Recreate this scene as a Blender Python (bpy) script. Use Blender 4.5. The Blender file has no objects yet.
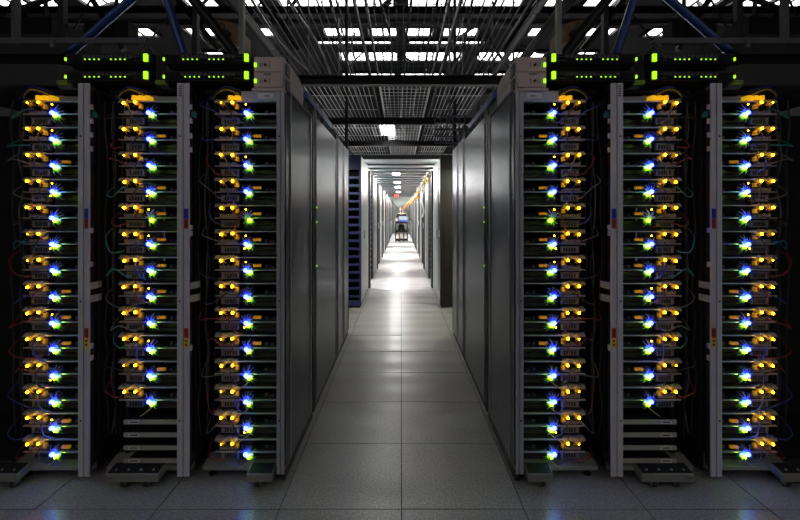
import bpy, math, random
from mathutils import Vector, Matrix

# ------------------------------------------------------------------ camera, world, exposure
S = bpy.context.scene
COL = S.collection
cam_d = bpy.data.cameras.new('camera'); cam = bpy.data.objects.new('camera', cam_d); COL.objects.link(cam)
cam_d.sensor_width = 36.0; cam_d.lens = 426 / 800 * 36
cam_d.shift_y = -46 / 800; cam_d.shift_x = -1 / 800
cam_d.clip_end = 200; cam_d.clip_start = 0.05
CH = 1.476
cam.location = (0.005, 0, CH); cam.rotation_euler = (math.radians(90), 0, 0)
S.camera = cam
W = bpy.data.worlds.new('world'); S.world = W; W.use_nodes = True
bg = W.node_tree.nodes['Background']; bg.inputs[0].default_value = (0.55, 0.58, 0.66, 1); bg.inputs[1].default_value = 0.006
S.view_settings.view_transform = 'Standard'
try: S.view_settings.look = 'None'
except Exception: pass
S.view_settings.gamma = 1.0; S.view_settings.use_curve_mapping = False
S.view_settings.exposure = 0.0
S.cycles.use_denoising = True
S.cycles.max_bounces = 6; S.cycles.diffuse_bounces = 3; S.cycles.glossy_bounces = 3
S.cycles.sample_clamp_indirect = 10.0
SKY_L = 4.4          # radiance of the roof lights
FAR_L = 270.0        # radiance of the cross-aisle lamps, far rows
NEAR_L = 16.0        # box lights over the trays
MID_L = 120.0         # cross-aisle lamps, middle rows
FIRST_L = 26.0        # the dim greenish lamp in the first cross aisle

# ------------------------------------------------------------------ materials
def mat(name, col, rough=0.5, metal=0.0, nscale=0, namt=0.0, emit=None, es=0.0, bump=0.0, spec=0.5, stretch=None):
    m = bpy.data.materials.new(name); m.use_nodes = True
    nt = m.node_tree; b = nt.nodes['Principled BSDF']
    b.inputs['Base Color'].default_value = (*col, 1); b.inputs['Roughness'].default_value = rough
    b.inputs['Metallic'].default_value = metal; b.inputs['Specular IOR Level'].default_value = spec
    if nscale:
        tc = nt.nodes.new('ShaderNodeTexCoord'); mp = nt.nodes.new('ShaderNodeMapping')
        if stretch: mp.inputs['Scale'].default_value = stretch
        nz = nt.nodes.new('ShaderNodeTexNoise'); nz.inputs['Scale'].default_value = nscale; nz.inputs['Detail'].default_value = 4
        nt.links.new(tc.outputs['Object'], mp.inputs['Vector']); nt.links.new(mp.outputs['Vector'], nz.inputs['Vector'])
        mx = nt.nodes.new('ShaderNodeMix'); mx.data_type = 'RGBA'
        mx.inputs[6].default_value = (*[c * (1 - namt) for c in col], 1)
        mx.inputs[7].default_value = (*[min(1, c * (1 + namt)) for c in col], 1)
        nt.links.new(nz.outputs['Fac'], mx.inputs[0]); nt.links.new(mx.outputs[2], b.inputs['Base Color'])
        if bump:
            bp = nt.nodes.new('ShaderNodeBump'); bp.inputs['Strength'].default_value = bump; bp.inputs['Distance'].default_value = 0.003
            nt.links.new(nz.outputs['Fac'], bp.inputs['Height']); nt.links.new(bp.outputs['Normal'], b.inputs['Normal'])
    if emit:
        b.inputs['Emission Color'].default_value = (*emit, 1); b.inputs['Emission Strength'].default_value = es
    return m
M = {}
M['post'] = mat('post_metal', (0.52, 0.51, 0.55), 0.5, 0.2, 6, 0.12)
M['end'] = mat('end_frame_metal', (0.36, 0.36, 0.39), 0.45, 0.35, 6, 0.1)
M['steel'] = mat('brushed_steel', (0.19, 0.20, 0.215), 0.30, 0.92, 3, 0.22, stretch=(1, 1, 14), bump=0.05)
M['steel'].node_tree.nodes['Principled BSDF'].inputs['Specular Tint'].default_value = (0.58, 0.58, 0.59, 1)
M['steel2'] = mat('brushed_steel_dull', (0.22, 0.22, 0.23), 0.35, 0.9, 3, 0.16, stretch=(1, 1, 14), bump=0.05)
M['dark'] = mat('dark_metal', (0.018, 0.018, 0.022), 0.5, 0.3, 8, 0.3)
M['black'] = mat('matte_black', (0.008, 0.008, 0.010), 0.8, 0, 8, 0.3, spec=0.2)
M['base'] = mat('base_grey', (0.20, 0.195, 0.18), 0.5, 0.2, 10, 0.15)
M['blank'] = mat('blank_panel', (0.36, 0.34, 0.29), 0.5, 0.25, 10, 0.12)
M['shelf'] = mat('zinc_shelf', (0.42, 0.42, 0.46), 0.34, 0.6, 12, 0.15)
M['pcb'] = mat('circuit_board', (0.010, 0.030, 0.018), 0.4, 0, 40, 0.5)
M['sink'] = mat('heat_sink', (0.27, 0.265, 0.27), 0.4, 0.4, 20, 0.15)
M['psu'] = mat('supply_grey', (0.20, 0.195, 0.195), 0.45, 0.4, 20, 0.2)
M['drive'] = mat('drive_dark', (0.045, 0.043, 0.045), 0.4, 0.4, 20, 0.2)
M['grille'] = mat('grille_black', (0.012, 0.012, 0.012), 0.6)
M['amberp'] = mat('amber_plastic', (0.75, 0.42, 0.02), 0.35, 0, 30, 0.1, emit=(1, 0.5, 0.005), es=0.07)  # amber glow put into the connector plastic as emission
M['plug'] = mat('amber_plug_lit', (0.8, 0.5, 0.02), 0.35, 0, 30, 0.1, emit=(1, 0.52, 0.004), es=0.55)  # plastic plugs; the amber light on them is put in as emission
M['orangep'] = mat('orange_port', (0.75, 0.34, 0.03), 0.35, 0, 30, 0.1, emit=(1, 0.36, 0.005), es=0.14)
M['bezel'] = mat('light_bezel', (0.25, 0.25, 0.25), 0.6)  # discs added behind the LEDs to catch a soft halo
M['deck'] = mat('shelf_deck_dark', (0.03, 0.03, 0.034), 0.55, 0.2, 12, 0.2)  # shade inside the trays put into a darker shelf colour
M['led_amber'] = mat('led_amber', (1, 0.6, 0.1), 0.3, emit=(1.0, 0.50, 0.006), es=20)
M['led_blue'] = mat('led_blue', (0.5, 0.6, 1), 0.3, emit=(0.016, 0.030, 1.0), es=38)
M['led_green'] = mat('led_green', (0.5, 1, 0.2), 0.3, emit=(0.42, 1.0, 0.012), es=27)
M['led_lime'] = mat('led_lime', (0.5, 1, 0.1), 0.3, emit=(0.42, 0.9, 0.01), es=1.25)
M['led_red'] = mat('led_red', (1, 0.1, 0.05), 0.3, emit=(1, 0.05, 0.02), es=1.6)
M['w_blue'] = mat('jumper_wire_blue', (0.16, 0.22, 0.95), 0.5)  # added wires, coloured to carry the LED flare
M['w_amber'] = mat('jumper_wire_amber', (0.70, 0.42, 0.04), 0.5)
M['w_green'] = mat('jumper_wire_green', (0.30, 0.60, 0.05), 0.5)
M['c_red'] = mat('cable_red', (0.13, 0.006, 0.008), 0.4)
M['c_black'] = mat('cable_black', (0.012, 0.012, 0.013), 0.4)
M['c_grey'] = mat('cable_grey', (0.08, 0.08, 0.085), 0.45)
M['c_blue'] = mat('cable_blue', (0.01, 0.025, 0.2), 0.4)
M['c_teal'] = mat('cable_teal', (0.01, 0.13, 0.13), 0.4)
M['c_yellow'] = mat('cable_yellow', (0.4, 0.32, 0.02), 0.4)
M['c_orange'] = mat('cable_orange', (0.85, 0.22, 0.01), 0.4)
M['c_white'] = mat('cable_white', (0.75, 0.75, 0.72), 0.4)
M['beige'] = mat('beige_casing', (0.52, 0.42, 0.39), 0.5, 0.05, 14, 0.08)
M['bracket'] = mat('bracket_blue_grey', (0.12, 0.12, 0.18), 0.45, 0.2)
M['label'] = mat('label_white', (0.62, 0.60, 0.66), 0.5)
M['ink'] = mat('label_ink', (0.02, 0.02, 0.025), 0.6)
M['l_blue'] = mat('label_blue', (0.015, 0.03, 0.55), 0.5)
M['l_red'] = mat('label_red', (0.42, 0.01, 0.012), 0.5)
M['l_yellow'] = mat('label_yellow', (0.80, 0.52, 0.01), 0.5)
M['limep'] = mat('lime_tab', (0.16, 0.24, 0.01), 0.5)
M['brace'] = mat('blue_pipe', (0.015, 0.05, 0.24), 0.4, 0.1, 8, 0.15)
M['strut'] = mat('strut_grey', (0.08, 0.08, 0.095), 0.5, 0.4, 8, 0.2)
M['strut2'] = mat('strut_green_grey', (0.20, 0.21, 0.18), 0.5, 0.3, 8, 0.2)
M['duct'] = mat('duct_dark', (0.020, 0.020, 0.022), 0.6, 0.1, 5, 0.35)
M['beam'] = mat('beam_black', (0.016, 0.016, 0.018), 0.55, 0.3, 8, 0.3)
M['mesh'] = mat('mesh_wire', (0.80, 0.80, 0.82), 0.4, 0.3)  # far sections: light from the aisle put into a paler wire colour
M['mesh2'] = mat('mesh_wire_dark', (0.045, 0.048, 0.075), 0.5, 0.2)  # near section: same wire with its shade put into the colour
M['roof'] = mat('roof_dark', (0.005, 0.005, 0.006), 0.8, 0, 3, 0.3)
M['wall'] = mat('wall_dark', (0.03, 0.03, 0.033), 0.7, 0, 3, 0.3)
M['skyl'] = mat('roof_light_pane', (0.8, 0.8, 0.8), 0.5, emit=(1.0, 0.97, 0.96), es=SKY_L)
M['lamp'] = mat('aisle_lamp_pane', (0.8, 0.8, 0.8), 0.5, emit=(1.0, 1.0, 0.97), es=FAR_L)
M['lamp2'] = mat('near_lamp_pane', (0.8, 0.8, 0.8), 0.5, emit=(1.0, 1.0, 0.97), es=NEAR_L)
M['lamp3'] = mat('middle_lamp_pane', (0.8, 0.8, 0.8), 0.5, emit=(1.0, 1.0, 0.96), es=MID_L)
M['lamp4'] = mat('first_lamp_pane', (0.8, 0.8, 0.8), 0.5, emit=(0.97, 1.0, 0.78), es=FIRST_L)
M['white'] = mat('white_panel', (0.30, 0.315, 0.31), 0.35, 0.1, 5, 0.06)
M['slate'] = mat('slate_panel', (0.07, 0.075, 0.078), 0.35, 0.1, 5, 0.1)
M['rib'] = mat('ceiling_rib_grey', (0.10, 0.115, 0.125), 0.4, 0.3, 6, 0.12)
M['ceil'] = mat('ceiling_metal', (0.34, 0.40, 0.43), 0.4, 0.3, 6, 0.12)
M['farwall'] = mat('far_wall', (0.70, 0.75, 0.70), 0.6, 0, 4, 0.06)
M['navy'] = mat('navy_frame', (0.022, 0.027, 0.11), 0.45, 0.1, 8, 0.2)
M['brown'] = mat('brown_dark', (0.014, 0.011, 0.010), 0.5, 0.1, 8, 0.2)
M['blueglass'] = mat('window_blue', (0.01, 0.018, 0.05), 0.3, spec=0.15)
M['rubber'] = mat('rubber', (0.012, 0.012, 0.012), 0.6)
M['brass'] = mat('ochre_box', (0.22, 0.10, 0.02), 0.5, 0, 14, 0.4)
M['skin'] = mat('skin', (0.60, 0.34, 0.25), 0.5, 0, 30, 0.06)
M['shirt'] = mat('black_cloth', (0.012, 0.012, 0.015), 0.8, 0, 30, 0.2)
M['hair'] = mat('brown_hair', (0.10, 0.045, 0.025), 0.6, 0, 60, 0.3)
M['screen'] = mat('laptop_screen', (0.3, 0.34, 0.4), 0.3, emit=(0.45, 0.52, 0.62), es=0.5)  # outside of the lid, its brightness put in as emission
M['lapblue'] = mat('laptop_blue', (0.03, 0.08, 0.4), 0.4)

def floor_mat(name, col):
    m = bpy.data.materials.new(name); m.use_nodes = True; nt = m.node_tree; b = nt.nodes['Principled BSDF']
    tc = nt.nodes.new('ShaderNodeTexCoord')
    n1 = nt.nodes.new('ShaderNodeTexNoise'); n1.inputs['Scale'].default_value = 90; n1.inputs['Detail'].default_value = 1
    geo = nt.nodes.new('ShaderNodeNewGeometry')
    for n in (n1,): nt.links.new(geo.outputs['Position'], n.inputs['Vector'])
    r = nt.nodes.new('ShaderNodeValToRGB'); e = r.color_ramp.elements
    e[0].position = 0.35; e[0].color = (*[c * 0.72 for c in col], 1); e[1].position = 0.65; e[1].color = (*[c * 1.28 for c in col], 1)
    nt.links.new(n1.outputs['Fac'], r.inputs[0]); nt.links.new(r.outputs[0], b.inputs['Base Color'])
    b.inputs['Roughness'].default_value = 0.31
    # slight unevenness across the aisle makes the banded sheen
    wv = nt.nodes.new('ShaderNodeTexWave'); wv.wave_type = 'BANDS'; wv.bands_direction = 'Y'; wv.wave_profile = 'SIN'
    wv.inputs['Scale'].default_value = 0.85; wv.inputs['Distortion'].default_value = 1.5; wv.inputs['Detail'].default_value = 0; wv.inputs['Detail Scale'].default_value = 0.8
    nt.links.new(geo.outputs['Position'], wv.inputs['Vector'])
    bp = nt.nodes.new('ShaderNodeBump'); bp.inputs['Strength'].default_value = 0.5; bp.inputs['Distance'].default_value = 0.010
    nt.links.new(wv.outputs['Fac'], bp.inputs['Height']); nt.links.new(bp.outputs['Normal'], b.inputs['Normal'])
    b.inputs['Specular IOR Level'].default_value = 0.9
    return m
M['tile'] = floor_mat('floor_tile_vinyl', (0.235, 0.225, 0.230))

# ------------------------------------------------------------------ mesh builder
class MB:
    def __init__(s): s.v = []; s.f = []
    def box(s, x0, x1, y0, y1, z0, z1, sx=1):
        if sx < 0: x0, x1 = -x1, -x0
        b = len(s.v)
        s.v += [(x0,y0,z0),(x1,y0,z0),(x1,y1,z0),(x0,y1,z0),(x0,y0,z1),(x1,y0,z1),(x1,y1,z1),(x0,y1,z1)]
        s.f += [tuple(b+i for i in q) for q in ((0,3,2,1),(4,5,6,7),(0,1,5,4),(1,2,6,5),(2,3,7,6),(3,0,4,7))]
        return s
    def prism(s, poly, axis, a0, a1, sx=1):
        # poly: 2-D outline; axis 'x': (y,z), 'y': (x,z), 'z': (x,y)
        n = len(poly); b = len(s.v)
        for a in (a0, a1):
            for p in poly:
                if axis == 'x': q = (a*sx, p[0], p[1])
                elif axis == 'y': q = (p[0]*sx, a, p[1])
                else: q = (p[0]*sx, p[1], a)
                s.v.append(q)
        s.f.append(tuple(range(b, b+n))); s.f.append(tuple(range(b+2*n-1, b+n-1, -1)))
        for i in range(n):
            j = (i+1) % n; s.f.append((b+i, b+n+i, b+n+j, b+j))
        return s
    def tube(s, pts, r, n=6, sx=1, cap=True):
        P = [Vector((p[0]*sx, p[1], p[2])) for p in pts]; b = len(s.v); rr = r if isinstance(r, (list, tuple)) else [r]*len(P)
        for i, p in enumerate(P):
            t = (P[min(i+1, len(P)-1)] - P[max(i-1, 0)]).normalized()
            u = t.orthogonal().normalized() if i == 0 else (u - t*u.dot(t)).normalized()
            w = t.cross(u)
            for k in range(n):
                a = 2*math.pi*k/n; q = p + (u*math.cos(a) + w*math.sin(a))*rr[i]; s.v.append(tuple(q))
        for i in range(len(P)-1):
            for k in range(n):
                k2 = (k+1) % n
                s.f.append((b+i*n+k, b+i*n+k2, b+(i+1)*n+k2, b+(i+1)*n+k))
        if cap:
            s.f.append(tuple(b+k for k in range(n-1, -1, -1))); s.f.append(tuple(b+(len(P)-1)*n+k for k in range(n)))
        return s
    def ball(s, c, r, n=8, m=5, sx=1, sq=(1,1,1)):
        b = len(s.v); cx = c[0]*sx
        s.v.append((cx, c[1], c[2]+r*sq[2]))
        for i in range(1, m):
            th = math.pi*i/m
            for k in range(n):
                a = 2*math.pi*k/n
                s.v.append((cx+r*sq[0]*math.sin(th)*math.cos(a), c[1]+r*sq[1]*math.sin(th)*math.sin(a), c[2]+r*sq[2]*math.cos(th)))
        s.v.append((cx, c[1], c[2]-r*sq[2]))
        for k in range(n):
            k2 = (k+1) % n
            s.f.append((b, b+1+k, b+1+k2))
            for i in range(m-2):
                s.f.append((b+1+i*n+k, b+1+(i+1)*n+k, b+1+(i+1)*n+k2, b+1+i*n+k2))
            s.f.append((b+1+(m-2)*n+k, len(s.v)-1, b+1+(m-2)*n+k2))
        return s
    def mesh(s, name, material, smooth=False):
        me = bpy.data.meshes.new(name); me.from_pydata(s.v, [], s.f); me.materials.append(material)
        if smooth: me.polygons.foreach_set('use_smooth', [True]*len(me.polygons))
        me.update(); 
        import bmesh
        bm = bmesh.new(); bm.from_mesh(me); bmesh.ops.recalc_face_normals(bm, faces=bm.faces); bm.to_mesh(me); bm.free()
        return me

def obj(name, me, parent=None, loc=None):
    o = bpy.data.objects.new(name, me); COL.objects.link(o)
    if parent: o.parent = parent
    if loc: o.location = loc
    return o
def part(name, mb, material, parent, label=None, smooth=False, kind=None):
    o = obj(name, mb.mesh(name, material, smooth), parent)
    if label: o['label'] = label
    if kind: o['kind'] = kind
    return o
def tag(o, label, cat, group=None):
    o['label'] = label; o['category'] = cat
    if group: o['group'] = group
    return o
def empty(name, loc=(0, 0, 0), label=None, cat=None, group=None):
    o = bpy.data.objects.new(name, None); COL.objects.link(o); o.location = loc
    o.empty_display_size = 0.05
    if label: tag(o, label, cat, group)
    return o
def centred(mb, loc):
    """shift geometry so the object's origin sits at loc"""
    mb.v = [(x-loc[0], y-loc[1], z-loc[2]) for x, y, z in mb.v]; return mb
def single(name, mb, material, loc, label, cat, group=None, smooth=False):
    o = obj(name, centred(mb, loc).mesh(name, material, smooth), None, loc)
    return tag(o, label, cat, group)
def sub(name, mb, material, root, parent=None, **k):
    """part given in world coordinates, under an Empty (no rotation)"""
    o = part(name, centred(mb, tuple(root.location)), material, parent or root, **k)
    return o
def struct(name, mb, material):
    o = obj(name, mb.mesh(name, material)); o['kind'] = 'structure'; return o
def spline(pts, k=4):
    P = [Vector(p) for p in pts]; out = []
    for i in range(len(P)-1):
        p0 = P[max(i-1, 0)]; p1 = P[i]; p2 = P[i+1]; p3 = P[min(i+2, len(P)-1)]
        for j in range(k):
            t = j/k
            out.append(0.5*((2*p1) + (p2-p0)*t + (2*p0-5*p1+4*p2-p3)*t*t + (3*p1-p0-3*p2+p3)*t**3))
    out.append(P[-1]); return out

ORD = ['first','second','third','fourth','fifth','sixth','seventh','eighth','ninth','tenth','eleventh','twelfth','thirteenth','fourteenth','fifteenth','sixteenth']
SIDE = {-1: 'left', 1: 'right'}
Y0 = 2.32; K = Y0 / 426
def X(px): return (400 - px) * K            # distance from the aisle's centre line on the rack front plane
def Z(py): return CH - (py - 214) * K
# in the builders below x grows away from the aisle; the side s (-1 left, 1 right) mirrors it

# ------------------------------------------------------------------ the setting
struct('wall_left', MB().box(-11.2, -11, -12, 36, 0, 6.2), M['wall'])
struct('wall_right', MB().box(11, 11.2, -12, 36, 0, 6.2), M['wall'])
struct('wall_back', MB().box(-11, 11, 36, 36.2, 0, 6.2), M['wall'])
struct('ceiling', MB().box(-11.2, 11.2, -12, 36.2, 6.06, 6.2), M['roof'])
fl = struct('floor', MB().box(-11, 11, -12, 36, -0.05, -0.004), M['dark'])
T = 0.612; XS = 0.008; YS = 2.13
tile_me = MB().prism([(-T/2+.003, -T/2+.003), (T/2-.003, -T/2+.003), (T/2-.003, T/2-.003), (-T/2+.003, T/2-.003)], 'z', -0.004, 0.0).mesh('floor_tile', M['tile'])
near = []
for j in range(-1, 12):
    yc = YS + (j - 0.5)*T
    cols = range(-5, 5) if j < 2 else range(-2, 2)
    for i in cols:
        near.append((i, j)); o = obj('floor_tile', tile_me, fl, (XS + (i + 0.5)*T, yc, -.0005)); tr = random.Random(i*77+j); o.rotation_euler = (tr.uniform(-.0045, .0045), tr.uniform(-.002, .002), 0)
far_t = MB(); ns = set(near)
for j in range(-22, 55):
    for i in range(-18, 18):
        if (i, j) not in ns:
            x = XS + (i + .5)*T; y = YS + (j - .5)*T; h = T/2 - .003
            b = len(far_t.v); far_t.v += [(x-h, y-h, 0), (x+h, y-h, 0), (x+h, y+h, 0), (x-h, y+h, 0)]; far_t.f.append((b, b+1, b+2, b+3))
part('distant_floor_tiles', far_t, M['tile'], fl, kind='stuff')

# lowered ceiling over the far part of the aisle
c2 = struct('ceiling_2', MB().box(-2.4, 2.4, 10.6, 33, 2.93, 2.97), M['ceil'])
k = 0; y = 10.62
while y < 32.4:
    o = part('ceiling_panel', MB().prism([(y, 2.93), (y, 2.86), (y+.06, 2.83), (y+.86, 2.83), (y+.92, 2.86), (y+.92, 2.93)], 'x', -2.4, 2.4), M['ceil'], c2)
    part('ceiling_rib', MB().box(-2.4, 2.4, y+.92, y+1.0, 2.79, 2.93), M['rib'], c2)
    y += 1.0
struct('wall_far', MB().box(-2.4, 2.4, 32.6, 32.75, 0, 2.93), M['farwall'])

# roof lights
def roof_light(x0, x1, y0, y1, n, label, group=None):
    r = empty('roof_light', ((x0+x1)/2, (y0+y1)/2, 6.06), label, 'roof light', group)
    fr = MB(); t = .05
    fr.box(x0-t, x1+t, y0-t, y0, 5.98, 6.06).box(x0-t, x1+t, y1, y1+t, 5.98, 6.06).box(x0-t, x0, y0, y1, 5.98, 6.06).box(x1, x1+t, y0, y1, 5.98, 6.06)
    sub('frame', fr, M['beam'], r)
    w = (x1-x0)/n
    for i in range(n):
        sub('pane', MB().box(x0+i*w+.02, x0+(i+1)*w-.02, y0, y1, 6.03, 6.05), M['skyl'], r)
        if i: sub('glazing_bar', MB().box(x0+i*w-.02, x0+i*w+.02, y0, y1, 6.0, 6.05), M['beam'], r)
def row_lights(y0, y1, spans, where):
    for i, (a, b) in enumerate(spans):
        n = max(1, round((b-a)/.42))
        roof_light(a, b, y0, y1, n, f'white glazed roof light, {ORD[i]} from left hall wall, {where} lit row', 'roof lights in the dark roof')
def mirror(sp): return sorted(sp + [(-b, -a) for a, b in sp])
row_lights(8.2, 9.40, mirror([(-8.7,-8.0), (-7.9,-7.3), (-6.8,-5.85), (-4.6,-3.95), (-3.7,-3.0), (-2.6,-.15)]), 'nearest visible')
row_lights(10.15, 10.85, mirror([(-9.0,-8.4), (-6.9,-6.15), (-5.3,-5.1), (-4.95,-4.65), (-3.6,-3.2), (-1.9,-1.0), (-.8,-.1)]), 'second visible')
row_lights(11.15, 11.35, mirror([(-2.2,-.2)]), 'thin third visible')
row_lights(11.9, 12.6, mirror([(-5.5,-5.0), (-1.75,-.1)]) + [(2.2, 4.1)], 'fourth visible')
row_lights(13.7, 14.3, [(-1.9, -.2), (.0, 1.4), (2.4, 4.2)], 'fifth visible')
for yy in (-9.0, -6.2, -3.6):      # unseen rows added behind the camera to light the rack fronts
    for i, xx in enumerate((-6.6, -2.2, 2.2, 6.6)):
        r = roof_light(xx-1.0, xx+1.0, yy, yy+1.0, 3, f'white glazed roof light high overhead, {ORD[i]} across, row {ORD[(-9.0, -6.2, -3.6).index(yy)]}', 'roof lights overhead')

# roof ducts and trusses
for i, (y, z, h, w) in enumerate(((8.1, 5.25, .14, 22), (9.9, 5.82, .14, 22), (15.2, 5.7, .2, 22))):
    single('roof_beam', MB().box(-w/2, w/2, y-.09, y+.09, z, z+.05).box(-w/2, w/2, y-.09, y+.09, z+h-.05, z+h).box(-w/2, w/2, y-.02, y+.02, z+.05, z+h-.05),
           M['beam'], (0, y, z), f'black roof beam crossing the whole hall, {ORD[i]} from the front', 'beam', 'black roof beams')
random.seed(5)
for s in (-1, 1):
    for i, (xa, xb) in enumerate(((1.9, 3.0), (3.4, 4.6), (5.2, 6.1), (6.7, 7.5), (7.9, 8.6))):
        mb = MB().tube([(xa, 8.0, 4.55), (xb, 8.0, 6.0)], .055, 6, s)
        mb.tube([(xb+.25, 8.0, 4.55), (xa+.35, 8.0, 6.0)], .02, 5, s)
        single('truss_brace', mb, M['beam'], (s*xa, 8.0, 4.55), f'slanted black truss brace under the roof lights, {ORD[i]} out from aisle on {SIDE[s]}', 'truss', 'roof truss braces')
    for i, xx in enumerate((2.7,)):
        single('roof_pipe', MB().tube([(s*xx, 3.5, 4.9), (s*xx, 15, 4.9)], .09, 8), M['black'], (s*xx, 3.5, 4.9),
               f'black roof pipe running back along the hall {SIDE[s]} of the aisle', 'pipe', 'black roof pipes')

random.seed(21)
for i in range(16):
    x = -6.6 + i*.86; y = random.choice([7.9, 8.0, 10.3, 10.7, 11.4]); z = random.uniform(5.3, 5.75)
    p = [(x + random.uniform(-.9, .9), y + random.uniform(-.2, .2), 6.05), (x, y + .5, z), (x + random.uniform(-.7, .7), y + 1.2, 6.05)]
    single('conduit', MB().tube(spline(p, 3), random.uniform(.02, .055), 6), M['beam'], p[0], f'black conduit bent under the roof lights, {ORD[i]} counted from the left hall wall', 'conduit', 'black conduits under the roof')

# ------------------------------------------------------------------ racks
RX = {3: 213.0, 2: 116.0, 1: 19.5}                    # left edge of the trays in the left-hand row
RN = {3: 'inner', 2: 'middle', 1: 'outer'}
POST = {3: (276.5, 284), 2: (177, 189), 1: (78, 89)}
CLIPS = {2: (104, 118, 133, 147, 225, 231, 346), 1: (104, 118, 132, 146, 228, 262, 344, 356), 3: ()}
def rack(n, s):
    a, b = POST[n]; x0 = RX[n]
    side = SIDE[s]
    r = empty('server_rack', (s*X(x0+30), Y0+.3, 0),
              {3: f'open server rack with a steel end frame at the corner {side} of the aisle',
               2: f'open server rack with four blank panels at bottom, middle of three {side} of aisle',
               1: f'open server rack full to the floor, outermost of three {side} of aisle'}[n], 'server rack', 'open server racks')
    # front post: a C-section with a groove
    m = MB(); w = b - a; z0, z1 = .045 if n < 3 else .058, Z(83 if n < 3 else 84)
    g0, g1 = a + w*.46, a + w*.57
    m.box(X(g0), X(a), Y0, Y0+.010, z0, z1, s).box(X(b), X(g1), Y0, Y0+.010, z0, z1, s).box(X(g1), X(g0), Y0+.009, Y0+.012, z0, z1, s)
    pst = sub('front_post', m, M['post'] if n < 3 else M['end'], r)
    sub('post_web', MB().box(X(b)+.006, X(a)-.002, Y0+.0125, Y0+.055, z0+.02, z1-.01, s), M['dark'], r, pst)
    # bolts in the post
    for zz in (.35, 1.0, 1.9):
        sub('bolt', MB().tube([(X(a+2.6), Y0-.003, zz), (X(a+2.6), Y0+.001, zz)], .005, 8, s), M['grille'], r, pst)
    if n < 3:
        for (ya, yb, mt) in ((208.5 if n == 2 else 208.5, 218.5, 'l_blue'), (218.6, 228.5, 'l_red')):
            l = sub('blue_label' if mt == 'l_blue' else 'red_label', MB().box(X(b-.6), X(g1+.2), Y0-.002, Y0, Z(yb), Z(ya), s), M[mt], r, pst)
            for f in (.3, .68):
                yy = ya + (yb-ya)*f
                m2 = MB().box(X((g1+b)/2+.9), X((g1+b)/2-1.1), Y0-.0032, Y0-.002, Z(yy+1.0), Z(yy-1.0), s)
                sub('label_print', m2, M['ink'], r, r if False else pst)
        for (ya, yb, mt) in ((328, 337.8, 'l_red'), (337.9, 348, 'l_yellow')):
            l = sub('yellow_label' if mt == 'l_yellow' else 'red_label', MB().box(X(b-.6), X(g1+.2), Y0-.002, Y0, Z(yb), Z(ya), s), M[mt], r, pst)
            for f in (.3, .68):
                yy = ya + (yb-ya)*f
                m2 = MB().box(X((g1+b)/2+.9), X((g1+b)/2-1.1), Y0-.0032, Y0-.002, Z(yy+1.0), Z(yy-1.0), s)
                sub('label_print', m2, M['ink'], r, pst)
        for yy in (283, 296):
            m2 = MB().prism([(X(b), Z(yy)), (X(b+8), Z(yy-1.5)), (X(b+8), Z(yy+5)), (X(b), Z(yy+7))], 'y', Y0+.01, Y0+.035, s)
            sub('cable_bracket', m2, M['blank'], r)
        for yy in CLIPS[n]:
            sub('cable_clip', MB().box(X(b+2), X(b), Y0+.005, Y0+.02, Z(yy+5), Z(yy), s), M['post'], r)
        sub('teal_tab', MB().prism([(X(b), Z(110)), (X(b+3), Z(110)), (X(b+6), Z(114)), (X(b+5), Z(117)), (X(b), Z(116))], 'y', Y0+.02, Y0+.03, s), M['c_teal'], r)
        if n == 2:
            for i in range(5):
                sub('printed_code', MB().box(X(a+4.4), X(a+2.2), Y0-.002, Y0, Z(86+i*2.3+1.2), Z(86+i*2.3), s), M['ink'], r, pst)
    else:
        # header with a white label, and the side wall towards the aisle
        sub('header_panel', MB().box(X(276.5), X(241), Y0+.004, Y0+.03, Z(100.5), Z(91), s), M['end'], r)
        l = sub('header_label', MB().box(X(273), X(257.5), Y0+.001, Y0+.004, Z(98.3), Z(93), s), M['label'], r)
        sub('label_print', MB().box(X(270), X(264), Y0-.0005, Y0+.001, Z(96.4), Z(95.5), s), M['ink'], r, l)
        sp = sub('side_panel', MB().box(.634, .650, Y0+.05, 3.06, .058, Z(84), s), M['steel'], r)
        sub('side_trim', MB().box(.628, .634, Y0+.13, Y0+.15, .07, Z(84)-.02, s).box(.628, .634, 3.0, 3.03, .07, Z(84)-.02, s), M['end'], r, sp)
        sub('kick_plate', MB().box(.632, .650, Y0+.02, 3.06, .012, .058, s), M['dark'], r)
    # dark carcass behind and between
    xl, xr = X(x0-22 if n > 1 else -170), X(b) if n < 3 else .655  # outermost rack stretched so its black panels stand for the dark beyond
    sub('back_panel', MB().box(xr, xl, 3.02, 3.05, .06, 2.17, s), M['black'], r)
    sub('divider_panel', MB().box(X(b+1.5) if n < 3 else .652, X(b) if n < 3 else .66, Y0+.06, 3.0, .06, 2.15, s), M['black'], r)
    for f in (0, 1):
        xx = X(x0-24)-.02 if f == 0 else X(x0-1)
        sub('rear_post', MB().box(xx, xx+.02, Y0+(.35 if f == 0 else .12), Y0+(.38 if f == 0 else .14), .05, 2.15, s), M['black'], r)
    sub('base_plate', MB().prism([(Y0+.03, .062), (Y0+.03, .085), (Y0+.12, .105), (Y0+.14, .105), (Y0+.14, .062)], 'x', s*X(b), s*X(x0-13)), M['base'], r)
    sub('bottom_pan', MB().box(xr, xl, Y0+.15, 3.02, .05, .06, s), M['black'], r)  # black sheet added to stand for shade on the floor below
    sub('top_plate', MB().box(X(b), X(x0-13), Y0+.06, 3.0, 2.15, 2.17, s), M['black'], r)
    # outrigger foot with casters
    fx = {3: (247, 272), 2: (106, 158), 1: (-34, 17)}[n]; q = 2.27/Y0
    xa, xb = X(fx[1])*q, X(fx[0])*q
    ft = sub('foot', MB().prism([(2.27, .048), (2.27, .088), (2.275, .092), (Y0+.028, .104), (Y0+.028, .06)], 'x', s*xa, s*xb), M['base'], r)
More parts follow.
